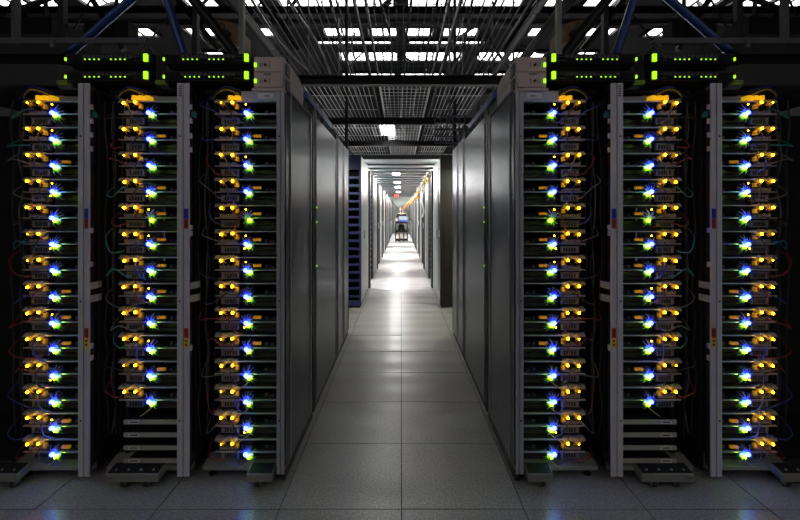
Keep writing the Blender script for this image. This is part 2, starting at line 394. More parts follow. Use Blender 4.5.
    sub('foot_top', MB().prism([(2.274, .0915), (2.276, .094), (Y0+.027, .106), (Y0+.027, .1035)], 'x', s*(xa+.004), s*(xb-.004)), M['black'], r, ft)
    if n < 3: sub('foot_slot', MB().box(xb-.035, xb-.01, 2.2685, 2.27, .066, .071, s), M['ink'], r, ft)
    if n < 3:
        for i in range(4):
            xx = xa + (xb-xa)*(.14+.24*i); sub('foot_bolt', MB().tube([(xx, 2.295, .0955), (xx, 2.295, .102)], .006, 8, s), M['shelf'], r, ft)
    for cx in {3: (256,), 2: (120, 143), 1: (-20, 8)}[n]:
        cx = X(cx)*q
        c = sub('caster_fork', MB().box(cx-.018, cx-.013, 2.29, 2.325, .015, .052, s).box(cx+.013, cx+.018, 2.29, 2.325, .015, .052, s).box(cx-.018, cx+.018, 2.285, 2.33, .044, .05, s), M['base'], r, ft)
        sub('caster_wheel', MB().tube([(cx-.012, 2.308, .022), (cx+.012, 2.308, .022)], .0218, 14, s), M['rubber'], r, ft)
    lx = X({3: 205, 2: 108, 1: 12}[n])
    sub('levelling_foot', MB().tube([(lx, Y0+.1, .012), (lx, Y0+.1, .065)], .006, 8, s).tube([(lx, Y0+.1, 0), (lx, Y0+.1, .012)], .022, 12, s), M['dark'], r)
    if n == 2:
        for i, yy in enumerate((424, 437, 450, 463)):
            bp = sub('blank_panel', MB().prism([(Y0+.02, Z(yy+2.2)), (Y0+.02, Z(yy-2)), (Y0+.024, Z(yy-2.1)), (Y0+.028, Z(yy-2.1)), (Y0+.028, Z(yy+2.2))], 'x', s*X(178.5), s*X(121)), M['blank'], r)
            sub('panel_tray', MB().box(X(178), X(122), Y0+.03, Y0+.5, Z(yy+2.0), Z(yy+1.2), s), M['black'], r, bp)
            fr = MB(); A, B, C, D = X(137), X(126), Z(yy+1.6), Z(yy-1.6)
            fr.box(A, B, Y0+.0185, Y0+.02, C, C+.004, s).box(A, B, Y0+.0185, Y0+.02, D-.004, D, s).box(A, A+.004, Y0+.0185, Y0+.02, C, D, s).box(B-.004, B, Y0+.0185, Y0+.02, C, D, s)
            sub('label_holder', fr, M['label'], r, bp)
            sub('label_print', MB().box(X(135), X(128), Y0+.0185, Y0+.02, Z(yy+.5), Z(yy-.5), s), M['ink'], r, bp)
    return r
for s in (-1, 1):
    for n in (3, 2, 1): rack(n, s)

# ------------------------------------------------------------------ server trays
def tray_meshes(s):
    """all parts in tray coordinates: u px to the aisle, v px down from the amber lights"""
    def bx(u0, u1, v0, v1, y0, y1, mb=None):
        mb = mb or MB(); return mb.box(-u1*K, -u0*K, y0, y1, -v1*K, -v0*K, s)
    P = {}
    P['upper_shelf'] = (bx(0, 63, -2.1, -1.0, .0, .012), 'shelf'); P['upper_deck'] = (bx(0, 63, -1.6, -1.0, .0125, .5), 'deck')
    P['lower_shelf'] = (bx(0, 63, 10.6, 11.5, .0, .012), 'shelf'); P['lower_deck'] = (bx(0, 63, 10.9, 11.5, .0125, .5), 'deck')
    P['circuit_board'] = (bx(3, 61, 9.9, 10.3, .02, .42), 'pcb')
    P['upper_board'] = (bx(3, 61, -.9, -.5, .02, .42), 'pcb')
    m = MB()
    for i in range(9): bx(4+i*2.05, 4+i*2.05+1.1, 6.6+.5*(i % 3), 9.8, .015, .05, m)
    bx(4, 22, 9.0, 9.9, .015, .05, m); P['heat_sink'] = (m, 'sink')
    m = bx(4.5, 22.5, 14, 20.5, .03, .05); bx(3.5, 23.5, 13.6, 14.1, .025, .05, m); P['power_supply'] = (m, 'psu')
    m = MB()
    for i in range(5): bx(8+i*2.7, 9.6+i*2.7, 15.3, 19.4, .026, .03, m)
    P['supply_grille'] = (m, 'grille')
    m = bx(25, 60, 14.5, 18.2, .05, .25); bx(25, 60, 19.2, 23.2, .05, .25, m); bx(26, 59, 14.2, 14.5, .047, .05, m); P['hard_drive'] = (m, 'drive')
    m = MB()
    for i in range(4): bx(.5+i*5.6, 5.2+i*5.6, -3.6+.5*(i % 2), -2.2, .004, .03, m)
    bx(0, 23, -1.2, -.2, -.004, .002, m); P['drive_cage'] = (m, 'sink')
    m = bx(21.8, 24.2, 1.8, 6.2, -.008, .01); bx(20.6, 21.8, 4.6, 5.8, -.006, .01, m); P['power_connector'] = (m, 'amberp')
    m = MB()
    for i in range(4): bx(38.3+i*2.1, 39.7+i*2.1, 5.4, 8.0, .004, .02, m)
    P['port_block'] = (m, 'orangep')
    m = bx(26, 34, 5.5, 9.8, .05, .1); bx(49, 52, 6.5, 9.8, .03, .1, m); bx(54, 59, 7.6, 9.8, .03, .1, m); P['chip_cluster'] = (m, 'drive')
    P['amber_light'] = (MB().ball((0, 0, 0), 1.3*K, 8, 5, s), 'led_amber')
    P['blue_light'] = (MB().ball((0, 0, 0), 2.15*K, 8, 5, s), 'led_blue')
    P['green_light'] = (MB().ball((0, 0, 0), 1.7*K, 8, 5, s), 'led_green')
    P['signal_light'] = (MB().ball((0, 0, 0), .75*K, 6, 4, s), 'led_amber')
    for var in range(3):  # added wires fanned out in the shape of the LED flare
        rnd = random.Random(40+var); m = MB()
        m2 = MB(); m3 = MB()
        for i in range(16):
            a = 2*math.pi*(i + rnd.uniform(-.3, .3))/16; L = rnd.uniform(6, 11)
            grn = math.sin(a) < -.25
            c = (-(35.5 if grn else 33.3)*K, 0, -(13.0 if grn else 11)*K); L *= .8 if grn else 1
            p1 = (c[0]+math.cos(a)*1.9*K, -.013, c[2]+math.sin(a)*1.9*K); p3 = (c[0]+math.cos(a)*L*K, .004, c[2]+math.sin(a)*L*K)
            p2 = ((p1[0]+p3[0])/2, -.010, (p1[2]+p3[2])/2)
            (m3 if grn else m).tube([p1, p2, p3], [.0036, .0026, .0012], 5, s)
        for cu in (8.2, 19.4):
            for i in range(8):
                a = 2*math.pi*(i + rnd.uniform(-.3, .3))/8; L = rnd.uniform(3.2, 5.4); c = (-cu*K, 0, -.7*K)
                m2.tube([(c[0]+math.cos(a)*1.3*K, -.012, c[2]+math.sin(a)*1.3*K), (c[0]+math.cos(a)*L*K, .002, c[2]+math.sin(a)*L*K)], [.0030, .0012], 5, s)
        P['blue_wires%d' % var] = (m, 'w_blue'); P['amber_wires%d' % var] = (m2, 'w_amber'); P['green_wires%d' % var] = (m3, 'w_green')
    for nm, (cu, cv, rr) in {'light_bezel0': (33.2, 10.9, 3.4), 'light_bezel1': (36.4, 13.8, 3.0), 'light_bezel2': (8.2, .9, 2.4)}.items():
        P[nm] = (MB().tube([(-cu*K, -.004, -cv*K), (-cu*K, -.001, -cv*K)], rr*K, 12, s), 'bezel')
    P['light_bezel3'] = (MB().tube([(-19.4*K, -.004, -.7*K), (-19.4*K, -.001, -.7*K)], 2.4*K, 12, s), 'bezel')
    return {k: m.mesh(k.rstrip('0123'), M[mt], smooth=k.endswith('light')) for k, (m, mt) in P.items()}
ROWS = {3: 14, 2: 12, 1: 14}
PITCH = 26.25
for s in (-1, 1):
    TM = tray_meshes(s)
    for n in (3, 2, 1):
        for k in range(ROWS[n]):
            rnd = random.Random(n*100 + k)
            y0 = 102 + PITCH*k
            r = empty('server_tray', (s*X(RX[n]), Y0+.02, Z(y0)),
                      f'open server tray with lit LEDs, {ORD[k]} from top in {RN[n]} rack {SIDE[s]} of aisle', 'server tray', 'open server trays in the racks')
            for nm in ('upper_shelf', 'lower_shelf', 'circuit_board', 'upper_board', 'upper_deck', 'lower_deck', 'light_bezel0', 'light_bezel1', 'light_bezel2', 'light_bezel3', 'heat_sink', 'hard_drive', 'drive_cage', 'chip_cluster', 'power_connector', 'port_block'):
                if nm == 'port_block' and (k == 0 or rnd.random() > .55): continue
                o = obj(nm.rstrip('0123'), TM[nm], r)
                if nm in ('chip_cluster', 'drive_cage', 'hard_drive', 'port_block'): o['kind'] = 'stuff'
            ps = obj('power_supply', TM['power_supply'], r); obj('supply_grille', TM['supply_grille'], ps)
            for nm in ('blue_wires', 'amber_wires', 'green_wires'): obj(nm, TM[nm + '%d' % rnd.randrange(3)], r)['kind'] = 'stuff'
            def lamp(nm, u, v, y=-.024): obj(nm, TM[nm], r, (-s*u*K*-1 if False else s*-u*K, y, -v*K))
            if rnd.random() < .85: lamp('amber_light', 8.2+rnd.uniform(-.4, .4), .7+rnd.uniform(-.4, .8))
            else: lamp('signal_light', 8.2, .8)
            lamp('amber_light', 19.4+rnd.uniform(-.3, .3), .5+rnd.uniform(-.4, .4))
            if rnd.random() < .93: lamp('blue_light', 33+rnd.uniform(-.5, .5), 10.8)
            lamp('green_light', 36.2+rnd.uniform(-.5, .5), 13.3)
            if rnd.random() < .25: lamp('signal_light', 33, 2.5)
            if rnd.random() < .15: lamp('signal_light', 31.5, 15.2)

# ------------------------------------------------------------------ cables
CC = {'red': 'c_red', 'black': 'c_black', 'grey': 'c_grey', 'blue': 'c_blue', 'teal': 'c_teal', 'yellow': 'c_yellow'}
def pt(n, k, u, v, y): return (X(RX[n]+u), y, Z(102 + PITCH*k + v))
def cable(s, pts, r, colour, label, group, k=4):
    P = spline(pts, k); loc = (s*P[0][0], P[0][1], P[0][2])
    return single('patch_cable', MB().tube(P, r, 5, s), M[CC[colour]], loc, label, 'cable', group, smooth=True)
for s in (-1, 1):
    for n in (3, 2, 1):
        for k in range(ROWS[n]):
            rnd = random.Random(n*1000 + k*7)
            col = rnd.choice(['red', 'red', 'red', 'black', 'grey', 'blue', 'teal'])
            u0, v0 = rnd.uniform(-17, -6), rnd.uniform(0, 20); u1, v1 = rnd.uniform(3, 22), rnd.choice([6, 8, 16, 18])
            cable(s, [pt(n, k, u0-3, v0-9, Y0+.12), pt(n, k, u0, v0, Y0+.03), pt(n, k, (u0+u1)/2, max(v0, v1)+rnd.uniform(-9, 4), Y0-.012), pt(n, k, u1-2, v1+1, Y0+.0), pt(n, k, u1, v1, Y0+.03)],
                  rnd.uniform(.0028, .0042), col, f'{col} patch cable looping into {ORD[k]} tray from top, {RN[n]} rack {SIDE[s]} of aisle', 'patch cables beside the trays')
            if rnd.random() < .75:
                col = rnd.choice(['black', 'black', 'black', 'grey', 'red', 'blue'])
                ua, va = rnd.uniform(8, 22), rnd.uniform(1, 4); ub, vb = rnd.uniform(22, 36), rnd.uniform(16, 25)
                if rnd.random() < .4: va, vb = vb, va
                cable(s, [pt(n, k, ua, va, Y0+.02), pt(n, k, ua+(ub-ua)*.3, va+(vb-va)*.3, Y0-.012), pt(n, k, ua+(ub-ua)*.6, va+(vb-va)*.75, Y0-.016), pt(n, k, ub, vb, Y0+.01)],
                      rnd.uniform(.003, .005), col, f'{col} cable hanging across {ORD[k]} tray from top, {RN[n]} rack {SIDE[s]} of aisle', 'cables hanging across the trays')
            if n == 3 and k >= 10 or n == 1 and k == 13 or n == 2 and k == 11:
                cable(s, [pt(n, k, 37, 12, Y0-.004), pt(n, k, 38, 15, Y0-.018), pt(n, k, 32, 20, Y0-.02), pt(n, k, 25, 25, Y0-.004)], .0028, 'yellow',
                      f'yellow cable curling under the lights of {ORD[k]} tray, {RN[n]} rack {SIDE[s]} of aisle', 'yellow cables curling under the lights')
        for i in range(4):
            rnd = random.Random(n*50+i); u = -21 + i*4.2
            col = ['black', 'grey', 'black', 'black'][i]
            P = [pt(n, 0, u+rnd.uniform(-2, 2), v, Y0+.09+.03*(i % 2)) for v in range(-6, 371, 29)]
            P = [(p[0]+rnd.uniform(-.008, .008), p[1]+rnd.uniform(-.01, .01), p[2]) for p in P]
            cable(s, P, .0055, col, f'{["black","grey","black","black"][i]} trunk cable hanging down beside {RN[n]} rack {SIDE[s]} of aisle{", nearest the trays" if i == 3 else ", farthest from the trays" if i == 0 else ""}', 'trunk cables beside the racks', 3)
# cables and an amber-lit junction on top of each rack
for s in (-1, 1):
    for n in (3, 2, 1):
        x0 = RX[n]
        r = empty('junction_box', (s*X(x0+22), Y0+.06, Z(100)), f'small junction box with amber plugs atop {RN[n]} rack {SIDE[s]} of the aisle', 'junction box', 'junction boxes on the racks')
        sub('body', MB().box(X(x0+36), X(x0+10), Y0+.05, Y0+.14, Z(99.4), Z(93), s), M['psu'], r)
        for i in range(3):
            u = 14+i*6.5
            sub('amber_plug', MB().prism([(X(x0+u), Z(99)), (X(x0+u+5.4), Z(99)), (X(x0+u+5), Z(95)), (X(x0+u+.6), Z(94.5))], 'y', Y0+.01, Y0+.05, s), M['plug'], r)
        sub('metal_strip', MB().box(X(x0+26+36), X(x0+37), Y0+.03, Y0+.05, Z(99.5), Z(95), s), M['psu'], r)
        for i, col in enumerate(('yellow', 'black', 'blue')):
            cable(s, [(X(x0-4-3*i), Y0+.05, Z(96+i)), (X(x0+3), Y0+.02, Z(92-i)), (X(x0+14), Y0, Z(89.5-i*1.5)), (X(x0+24+3*i), Y0+.03, Z(93-i))], .0035, col,
                  f'{col} cable arching over the junction box of {RN[n]} rack {SIDE[s]} of aisle', 'cables on top of the racks')

# ------------------------------------------------------------------ network switches above the racks
for s in (-1, 1):
    for bay, (xa, xb) in enumerate(((163, 249.5), (65, 149))):
        for lv, yy in enumerate((54, 71.5)):
            yb = Y0 + .002
            r = empty('network_switch', (s*X((xa+xb)/2), yb, Z(yy+9)), f'black network switch with lime lights, {("upper","lower")[lv]} of two above {("inner","outer")[bay]} gap {SIDE[s]} of aisle', 'network switch', 'network switches above the racks')
            sub('body', MB().box(X(xb), X(xa), yb, yb+.35, Z(yy+9), Z(yy), s), M['dark'], r)
            sub('face_plate', MB().box(X(xb-6), X(xa+2), yb-.006, yb, Z(yy+8), Z(yy+1), s), M['black'], r)
            sub('fan_light', MB().box(X(xb-1), X(xb-4.8), yb-.012, yb, Z(yy+7.6), Z(yy+.2), s), M['led_lime'], r)
            sub('handle', MB().tube([(X(xb-15), yb, Z(yy+3.2)), (X(xb-15), yb-.012, Z(yy+3.2)), (X(xb-6), yb-.012, Z(yy+3.2)), (X(xb-6), yb, Z(yy+3.2))], .002, 5, s)
                .tube([(X(xb-15), yb, Z(yy+7.2)), (X(xb-15), yb-.012, Z(yy+7.2)), (X(xb-6), yb-.012, Z(yy+7.2)), (X(xb-6), yb, Z(yy+7.2))], .002, 5, s), M['strut'], r)
            sub('end_light', MB().box(X(xa+2.2), X(xa+.6), yb-.012, yb, Z(yy+7), Z(yy+4), s), M['led_lime'], r)
            for i in range(4):
                for g in ((20, 46) if lv == 0 or bay == 1 else (22, 46)):
                    u = g + i*4.6
                    sub('port_light', MB().box(X(xa+u+1.3), X(xa+u), yb-.010, yb-.005, Z(yy+6.2), Z(yy+5.1), s), M['led_lime'], r)
            for i in range(12):
                sub('port', MB().box(X(xa+18+i*4.6+3.4), X(xa+18+i*4.6), yb-.009, yb-.006, Z(yy+4.4), Z(yy+1.6), s), M['drive'], r)
            if lv == 1:
                sub('pull_tab', MB().box(X(xa+2), X(xa-8), yb-.004, yb+.02, Z(yy+12), Z(yy+8.8), s), M['limep'], r)
    # rail that carries the switches
    for bay, (xa, xb) in enumerate(((163, 249.5), (65, 149))):
        for e, px in enumerate((xa-2.5, xb+.5)):
            single('switch_bracket', MB().box(X(px+2), X(px), Y0+.06, Y0+.3, Z(84), Z(50), s), M['strut'] if e == 0 and False else M['dark'], (s*X(px+1), Y0+.06, Z(84)),
                   f'dark upright bracket at the {("outer","inner")[e]} end of {("inner","outer")[bay]} switch pair {SIDE[s]} of aisle', 'bracket', 'brackets of the switches')

# beige power units at the rack corner
for s in (-1, 1):
    sh = single('unit_shelf', MB().box(X(283.5), X(252), Y0-.005, Y0+.5, Z(90.8), Z(88.4), s), M['beige'], (s*X(268), Y0+.2, Z(90.8)), f'thin beige shelf under the power units on the rack corner {SIDE[s]} of aisle', 'shelf')
    for i, (ya, yb) in enumerate(((57, 72.6), (73, 88.4))):
        r = empty('power_unit', (s*X(268), Y0+.2, Z(yb)), f'beige power unit with green light, {("upper","lower")[i]} of two on the rack corner {SIDE[s]} of aisle', 'power unit', 'beige power units')
        c = .012
        prof = [(Y0+.0, Z(yb)), (Y0+.0, Z(ya)), (Y0+.36, Z(ya)), (Y0+.48, Z(ya)-.035), (Y0+.48, Z(yb))] if i == 0 else [(Y0, Z(yb)), (Y0, Z(ya)), (Y0+.48, Z(ya)), (Y0+.48, Z(yb))]
        sub('casing', MB().prism(prof, 'x', s*X(283), s*X(254)), M['beige'], r)
        sub('face_panel', MB().box(X(281.8), X(255.2), Y0-.005, Y0, Z(yb-1.2), Z(ya+1.2), s), M['beige'], r)
        sub('status_light', MB().box(X(257), X(254.6), Y0-.012, Y0-.004, Z(ya+10.3), Z(ya+6.4), s), M['led_lime'], r)
        sub('socket', MB().tube([(X(265.5), Y0-.009, Z(ya+8.2)), (X(265.5), Y0-.004, Z(ya+8.2))], 1.5*K, 10, s), M['ink'], r)
        sub('socket_frame', MB().box(X(270), X(269.4), Y0-.0065, Y0-.005, Z(ya+10.5), Z(ya+6), s).box(X(262.7), X(262.2), Y0-.0065, Y0-.005, Z(ya+10.5), Z(ya+6), s).box(X(260.4), X(259.9), Y0-.0065, Y0-.005, Z(ya+10), Z(ya+6.5), s), M['ink'], r)
        sub('side_handle', MB().box(X(284.2), X(283), Y0+.05, Y0+.12, Z(yb-.5), Z(ya+3), s), M['ink'], r)
        if i: sub('name_plate', MB().box(X(271.5), X(263.5), Y0-.0065, Y0-.005, Z(ya+2.6), Z(ya+.6) , s), M['psu'], r)

# ------------------------------------------------------------------ overhead frames: blue braces, struts, ducts
def X2(px, Y): return (401 - px)/426*Y - .0
def Z2(py, Y): return CH + (214 - py)/426*Y
for s in (-1, 1):
    A, B, D = 2.75, 2.75, 2.75
    def bar(name, p, q, Y, r, mt, label, cat, grp=None, yo=0.0):
        a = (X2(p[0], Y), Y, Z2(p[1], Y)); b = (X2(q[0], Y), Y+yo, Z2(q[1], Y+yo))
        single(name, MB().tube([a, b], r, 10, s), M[mt], (s*a[0], a[1], a[2]), label, cat, grp, smooth=False)
    bar('blue_pipe', (152, -18), (67, 56), 2.75, .026, 'brace', f'slanted blue pipe over the outer racks {SIDE[s]} of aisle', 'pipe', 'blue pipes')
    bar('blue_pipe', (161, -20), (185, 54), 2.75, .026, 'brace', f'steep blue pipe over the middle rack {SIDE[s]} of aisle', 'pipe', 'blue pipes')
    bar('diagonal_strut', (175, -25), (241, 60), 2.85, .034, 'beam', f'thick black diagonal strut above inner rack {SIDE[s]} of aisle', 'strut', 'black struts')
    bar('diagonal_strut', (95, -20), (20, 10), 2.95, .02, 'beam', f'thin black strut sloping over the outer rack {SIDE[s]} of aisle', 'strut', 'black struts')
    bar('diagonal_strut', (142, 38), (166, 62), 2.65, .012, 'strut', f'thin grey strut between the two switch pairs {SIDE[s]} of aisle', 'strut', 'grey struts')
    def post(px, w, Y, ya, yb, mt, label):
        single('hanging_post', MB().box(X2(px+w/2, Y), X2(px-w/2, Y), Y, Y+.04, Z2(yb, Y), Z2(ya, Y), s), M[mt], (s*X2(px, Y), Y, Z2(ya, Y)), label, 'post', 'hanging posts')
    post(241.5, 4.5, 2.6, -30, 57, 'strut2', f'grey-green hanging post beside the power units {SIDE[s]} of aisle')
    post(195, 5, 2.9, -30, 56, 'beam', f'black hanging post above the middle rack {SIDE[s]} of aisle')
    post(14, 4.5, 2.7, -30, 42, 'strut', f'grey hanging post over the outermost rack {SIDE[s]} of aisle')
    post(61, 6, 2.9, -30, 40, 'beam', f'black hanging post crossing the grey channel {SIDE[s]} of aisle')
    # grey channel and big dark ducts
    Y = 2.62
    ch = MB().prism([(Y, Z2(43, Y)), (Y, Z2(37.5, Y)), (Y+.05, Z2(37.5, Y)), (Y+.05, Z2(38.5, Y)), (Y+.012, Z2(38.5, Y)), (Y+.012, Z2(43, Y))], 'x', s*X2(145, Y), s*X2(-60, Y))
    ch.box(X2(56, Y), X2(52, Y), Y-.01, Y, Z2(47.5, Y), Z2(40, Y), s)
    single('strut_channel', ch, M['strut'], (s*X2(60, Y), Y, Z2(43, Y)), f'grey strut channel running above the outer racks {SIDE[s]} of aisle', 'channel')
    Y = 2.40
    dc = MB(); prof = []
    for i in range(7):
        a = math.pi*.5*i/6; prof.append((Y+.12-.12*math.sin(a), Z2(90, Y)+.03+.0-.03*math.cos(a)))
    prof = [(Y+.6, Z2(90, Y))] + prof + [(Y+.0, Z2(64, Y)), (Y+.1, Z2(60, Y)), (Y+.6, Z2(60, Y))]
    dc.prism(prof, 'x', s*X2(58, Y), s*X2(-60, Y))
    single('air_duct', dc, M['duct'], (s*X2(20, Y), Y, Z2(90, Y)), f'dark rounded air duct over the outermost rack {SIDE[s]} of aisle', 'duct', 'dark air ducts')
    Y = 3.0
    single('air_duct', MB().box(X2(52, Y), X2(-60, Y), Y, Y+.5, Z2(34, Y), Z2(17, Y), s).box(X2(20, Y), X2(22, Y), Y+.2, Y+.23, Z2(17, Y), 6.06, s).box(X2(51, Y), X2(49, Y), Y-.012, Y, Z2(35, Y), Z2(16, Y), s), M['black'], (s*X2(20, Y), Y, Z2(34, Y)), f'black square duct hung high over the outer rack {SIDE[s]} of aisle', 'duct', 'dark air ducts')
    single('air_duct', MB().box(X2(120, Y), X2(74, Y), Y+.1, Y+.22, Z2(33, Y), Z2(14, Y), s).box(X2(98, Y), X2(96, Y), Y+.2, Y+.23, Z2(14, Y), 6.06, s).box(X2(105, Y), X2(88, Y), Y+.09, Y+.1, Z2(30, Y), Z2(16, Y), s), M['black'], (s*X2(97, Y), Y, Z2(34, Y)), f'dark box duct behind the slanted blue pipe {SIDE[s]} of aisle', 'duct', 'dark air ducts')
    # ochre connector box
    Y = 2.95
    r = empty('connector_box', (s*X2(228, Y), Y, Z2(43, Y)), f'ochre connector box with a pale ring above the inner rack {SIDE[s]} of aisle', 'connector box')
    sub('body', MB().prism([(X2(217, Y), Z2(20, Y)), (X2(232, Y), Z2(22, Y)), (X2(241, Y), Z2(29, Y)), (X2(241, Y), Z2(43, Y)), (X2(217, Y), Z2(41, Y))], 'y', Y, Y+.2, s), M['brass'], r)
    sub('hanger', MB().box(X2(238, Y), X2(236, Y), Y+.08, Y+.1, Z2(27, Y), 6.06, s), M['beam'], r)
    ring = [(X2(222.5, Y)+.02*math.cos(a), Y-.008, Z2(26, Y)+.024*math.sin(a)) for a in [i*math.pi/6 for i in range(13)]]
    sub('ring', MB().tube(ring, .006, 5, s, False), M['psu'], r)
    sub('plug', MB().tube([(X2(229, Y), Y-.03, Z2(34, Y)), (X2(229, Y), Y, Z2(34, Y))], .02, 10, s), M['ink'], r)
    # cable runway above rack row behind the switches
    single('cable_runway', MB().box(X2(250, 2.9), X2(-60, 2.9), 2.72, 2.78, Z2(62, 2.72), Z2(54, 2.72), s), M['black'], (s*1.9, 2.75, Z2(62, 2.72)), f'black cable runway behind the switches {SIDE[s]} of aisle', 'cable runway')
    # blue rail on the cabinet tops along the aisle
    single('blue_rail', MB().box(.625, .66, 2.86, 3.9, 2.255, 2.30, s), M['brace'], (s*.64, 2.86, 2.255), f'blue rail on top of the end panels {SIDE[s]} of aisle', 'rail')
    for i, (yy, col) in enumerate(((2.95, 'yellow'), (3.1, 'grey'), (3.3, 'red'))):
        cable(s, [(.66, yy, 2.30), (.64, yy+.05, 2.32), (.63, yy+.12, 2.28), (.645, yy+.3, 2.20)], .008, col, f'{col} cable spilling over the blue rail {SIDE[s]} of aisle', 'cables over the blue rail')

# ------------------------------------------------------------------ steel end cabinets along the aisle (first block)
for s in (-1, 1):
    for i, (ya, yb, zt, lab) in enumerate(((3.18, 4.24, 2.21, 'second'), (4.30, 5.22, 2.25, 'third'))):
        r = empty('steel_cabinet', (s*.95, (ya+yb)/2, 0), f'tall brushed steel cabinet, {lab} panel back from the corner {SIDE[s]} of the aisle', 'cabinet', 'steel cabinets along the aisle')
        sub('body', MB().box(.655, 1.25, ya, yb, .03, zt, s), M['dark'], r)
        mid = (ya+yb)/2
        for a, b in ((ya+.01, mid-.012), (mid+.012, yb-.01)) if i == 1 else ((ya+.01, yb-.01),):
            p = sub('side_panel', MB().prism([(a, .06), (a, zt-.04), (a+.03, zt), (b-.01, zt), (b, zt-.02), (b, .06)], 'x', s*.637, s*.655), M['steel'], r)
            sub('side_trim', MB().box(.632, .637, a+.02, a+.04, .07, zt-.05, s).box(.632, .637, b-.04, b-.02, .07, zt-.05, s), M['steel2'], r, p)
        sub('corner_post', MB().box(.640, .662, ya-.05, ya+.005, .03, zt+.02, s), M['dark'], r)
        sub('kick_plate', MB().box(.645, .66, ya, yb, 0, .058, s), M['dark'], r)
        if i == 0:
            for zz in (1.52, 1.41, 1.08):
                sub('status_light', MB().box(.628, .632, ya+.015, ya+.04, zz, zz+.012, s), M['led_lime'], r)
    # hanging perforated bracket on the right, plain hanger on the left
    if s == 1:
        m = MB()
        for j in range(6):
            m.box(.42+.075*j, .435+.075*j, 5.3, 5.32, 2.35, 2.70)
        for j in range(5):
            m.box(.42, .81, 5.3, 5.32, 2.35+.084*j, 2.37+.084*j)
        m.box(.6, .62, 5.3, 5.32, 2.6, 6.06)
        single('perforated_bracket', m, M['bracket'], (.6, 5.31, 2.35), 'blue-grey perforated tray end hanging above the steel cabinets right of aisle', 'bracket')
    single('hanger_rod', MB().box(.68, .72, 5.5, 5.53, 2.24, 6.06, s), M['beam'], (s*.66, 5.53, 2.2), f'black hanger at the end of the steel cabinets {SIDE[s]} of aisle', 'hanger', 'black hangers')

# ------------------------------------------------------------------ cabinet rows farther down the aisle
ROWY = [6.7 + 2.9*i for i in range(9)]
for s in (-1, 1):
    for i, ya in enumerate(ROWY):
        if ya + 1.6 > 32.5: continue
        zt = 2.40 if i == 0 else 2.36
        yb = ya + 1.6
        rn = ORD[i+1]
        r = empty('server_cabinet', (s*1.0, ya+.8, 0), f'{"slate and white" if (s, i) in ((1, 1), (1, 2), (1, 4), (-1, 1), (-1, 4), (-1, 6)) else "white-sided"} server cabinet ending the {rn} row {SIDE[s]} of the aisle', 'server cabinet', 'server cabinets along the aisle')
        fm = 'navy' if (s == -1 and i == 0) else 'brown'
        sub('frame', MB().box(.622, .655, ya, ya+(.06 if i == 0 else .16), .03, zt, s).box(1.22, 1.25, ya, ya+.06, .03, zt, s).box(.655, 1.22, ya, ya+.06, zt-.22, zt, s).box(.655, 1.22, ya, ya+.06, .03, .12, s), M[fm], r)
        sub('body', MB().box(.65, 1.25, ya+.3, yb, .03, zt-.01, s), M['black'], r)
        if s == 1 and i == 0:
            d = sub('front_door', MB().box(.657, 1.218, ya+.01, ya+.03, .125, zt-.225), M['brown'], r)
            sub('handle', MB().box(.69, .71, ya-.01, ya+.01, 1.0, 1.25), M['grille'], r, d)
        elif i < 2:
            for j in range(16):
                zz = .16 + j*.125
                sub('shelf', MB().box(.656, 1.219, ya+.015, ya+.29, zz, zz+.035, s), M['navy' if s == -1 else 'brown'], r)
        cuts = [ya+(.07 if i == 0 else .17), ya+.56, ya+1.08, yb]
        for j in range(3):
            a, b = cuts[j]+.008, cuts[j+1]-.008
            if s == 1 and i == 0 and j == 0:
                p = sub('door_frame', MB().box(.628, .65, a, a+.06, .05, zt-.05, s).box(.628, .65, b-.06, b, .05, zt-.05, s).box(.628, .65, a+.06, b-.06, zt-.16, zt-.05, s).box(.628, .65, a+.06, b-.06, 1.10, 1.20, s).box(.628, .65, a+.06, b-.06, .05, .2, s), M['white'], r)
                for z0, z1 in ((.2, 1.10), (1.20, zt-.16)): sub('pane', MB().box(.638, .648, a+.06, b-.06, z0, z1, s), M['blueglass'], r, p)
            else:
                p = sub('side_panel', MB().box(.630, .65, a, b, .05, zt-.03*(j % 2), s), M['slate'] if (s, i) in ((1, 1), (1, 2), (1, 4), (-1, 1), (-1, 4), (-1, 6)) and j < 2 else M['white'], r)
                if j == 1: sub('latch', MB().box(.618, .630, a+.04, a+.1, 1.05, 1.2, s), M['psu'], r, p)
        sub('rear_frame', MB().box(.60, .66, yb, yb+.22, .03, zt-.08, s), M['dark'], r)
        sub('kick_plate', MB().box(.645, .66, ya, yb, 0, .05, s), M['dark'], r)
        if i in (1, 2): 
            sub('handle', MB().box(.585, .60, yb+.01, yb+.06, 1.1, 1.25, s), M['label'], r)

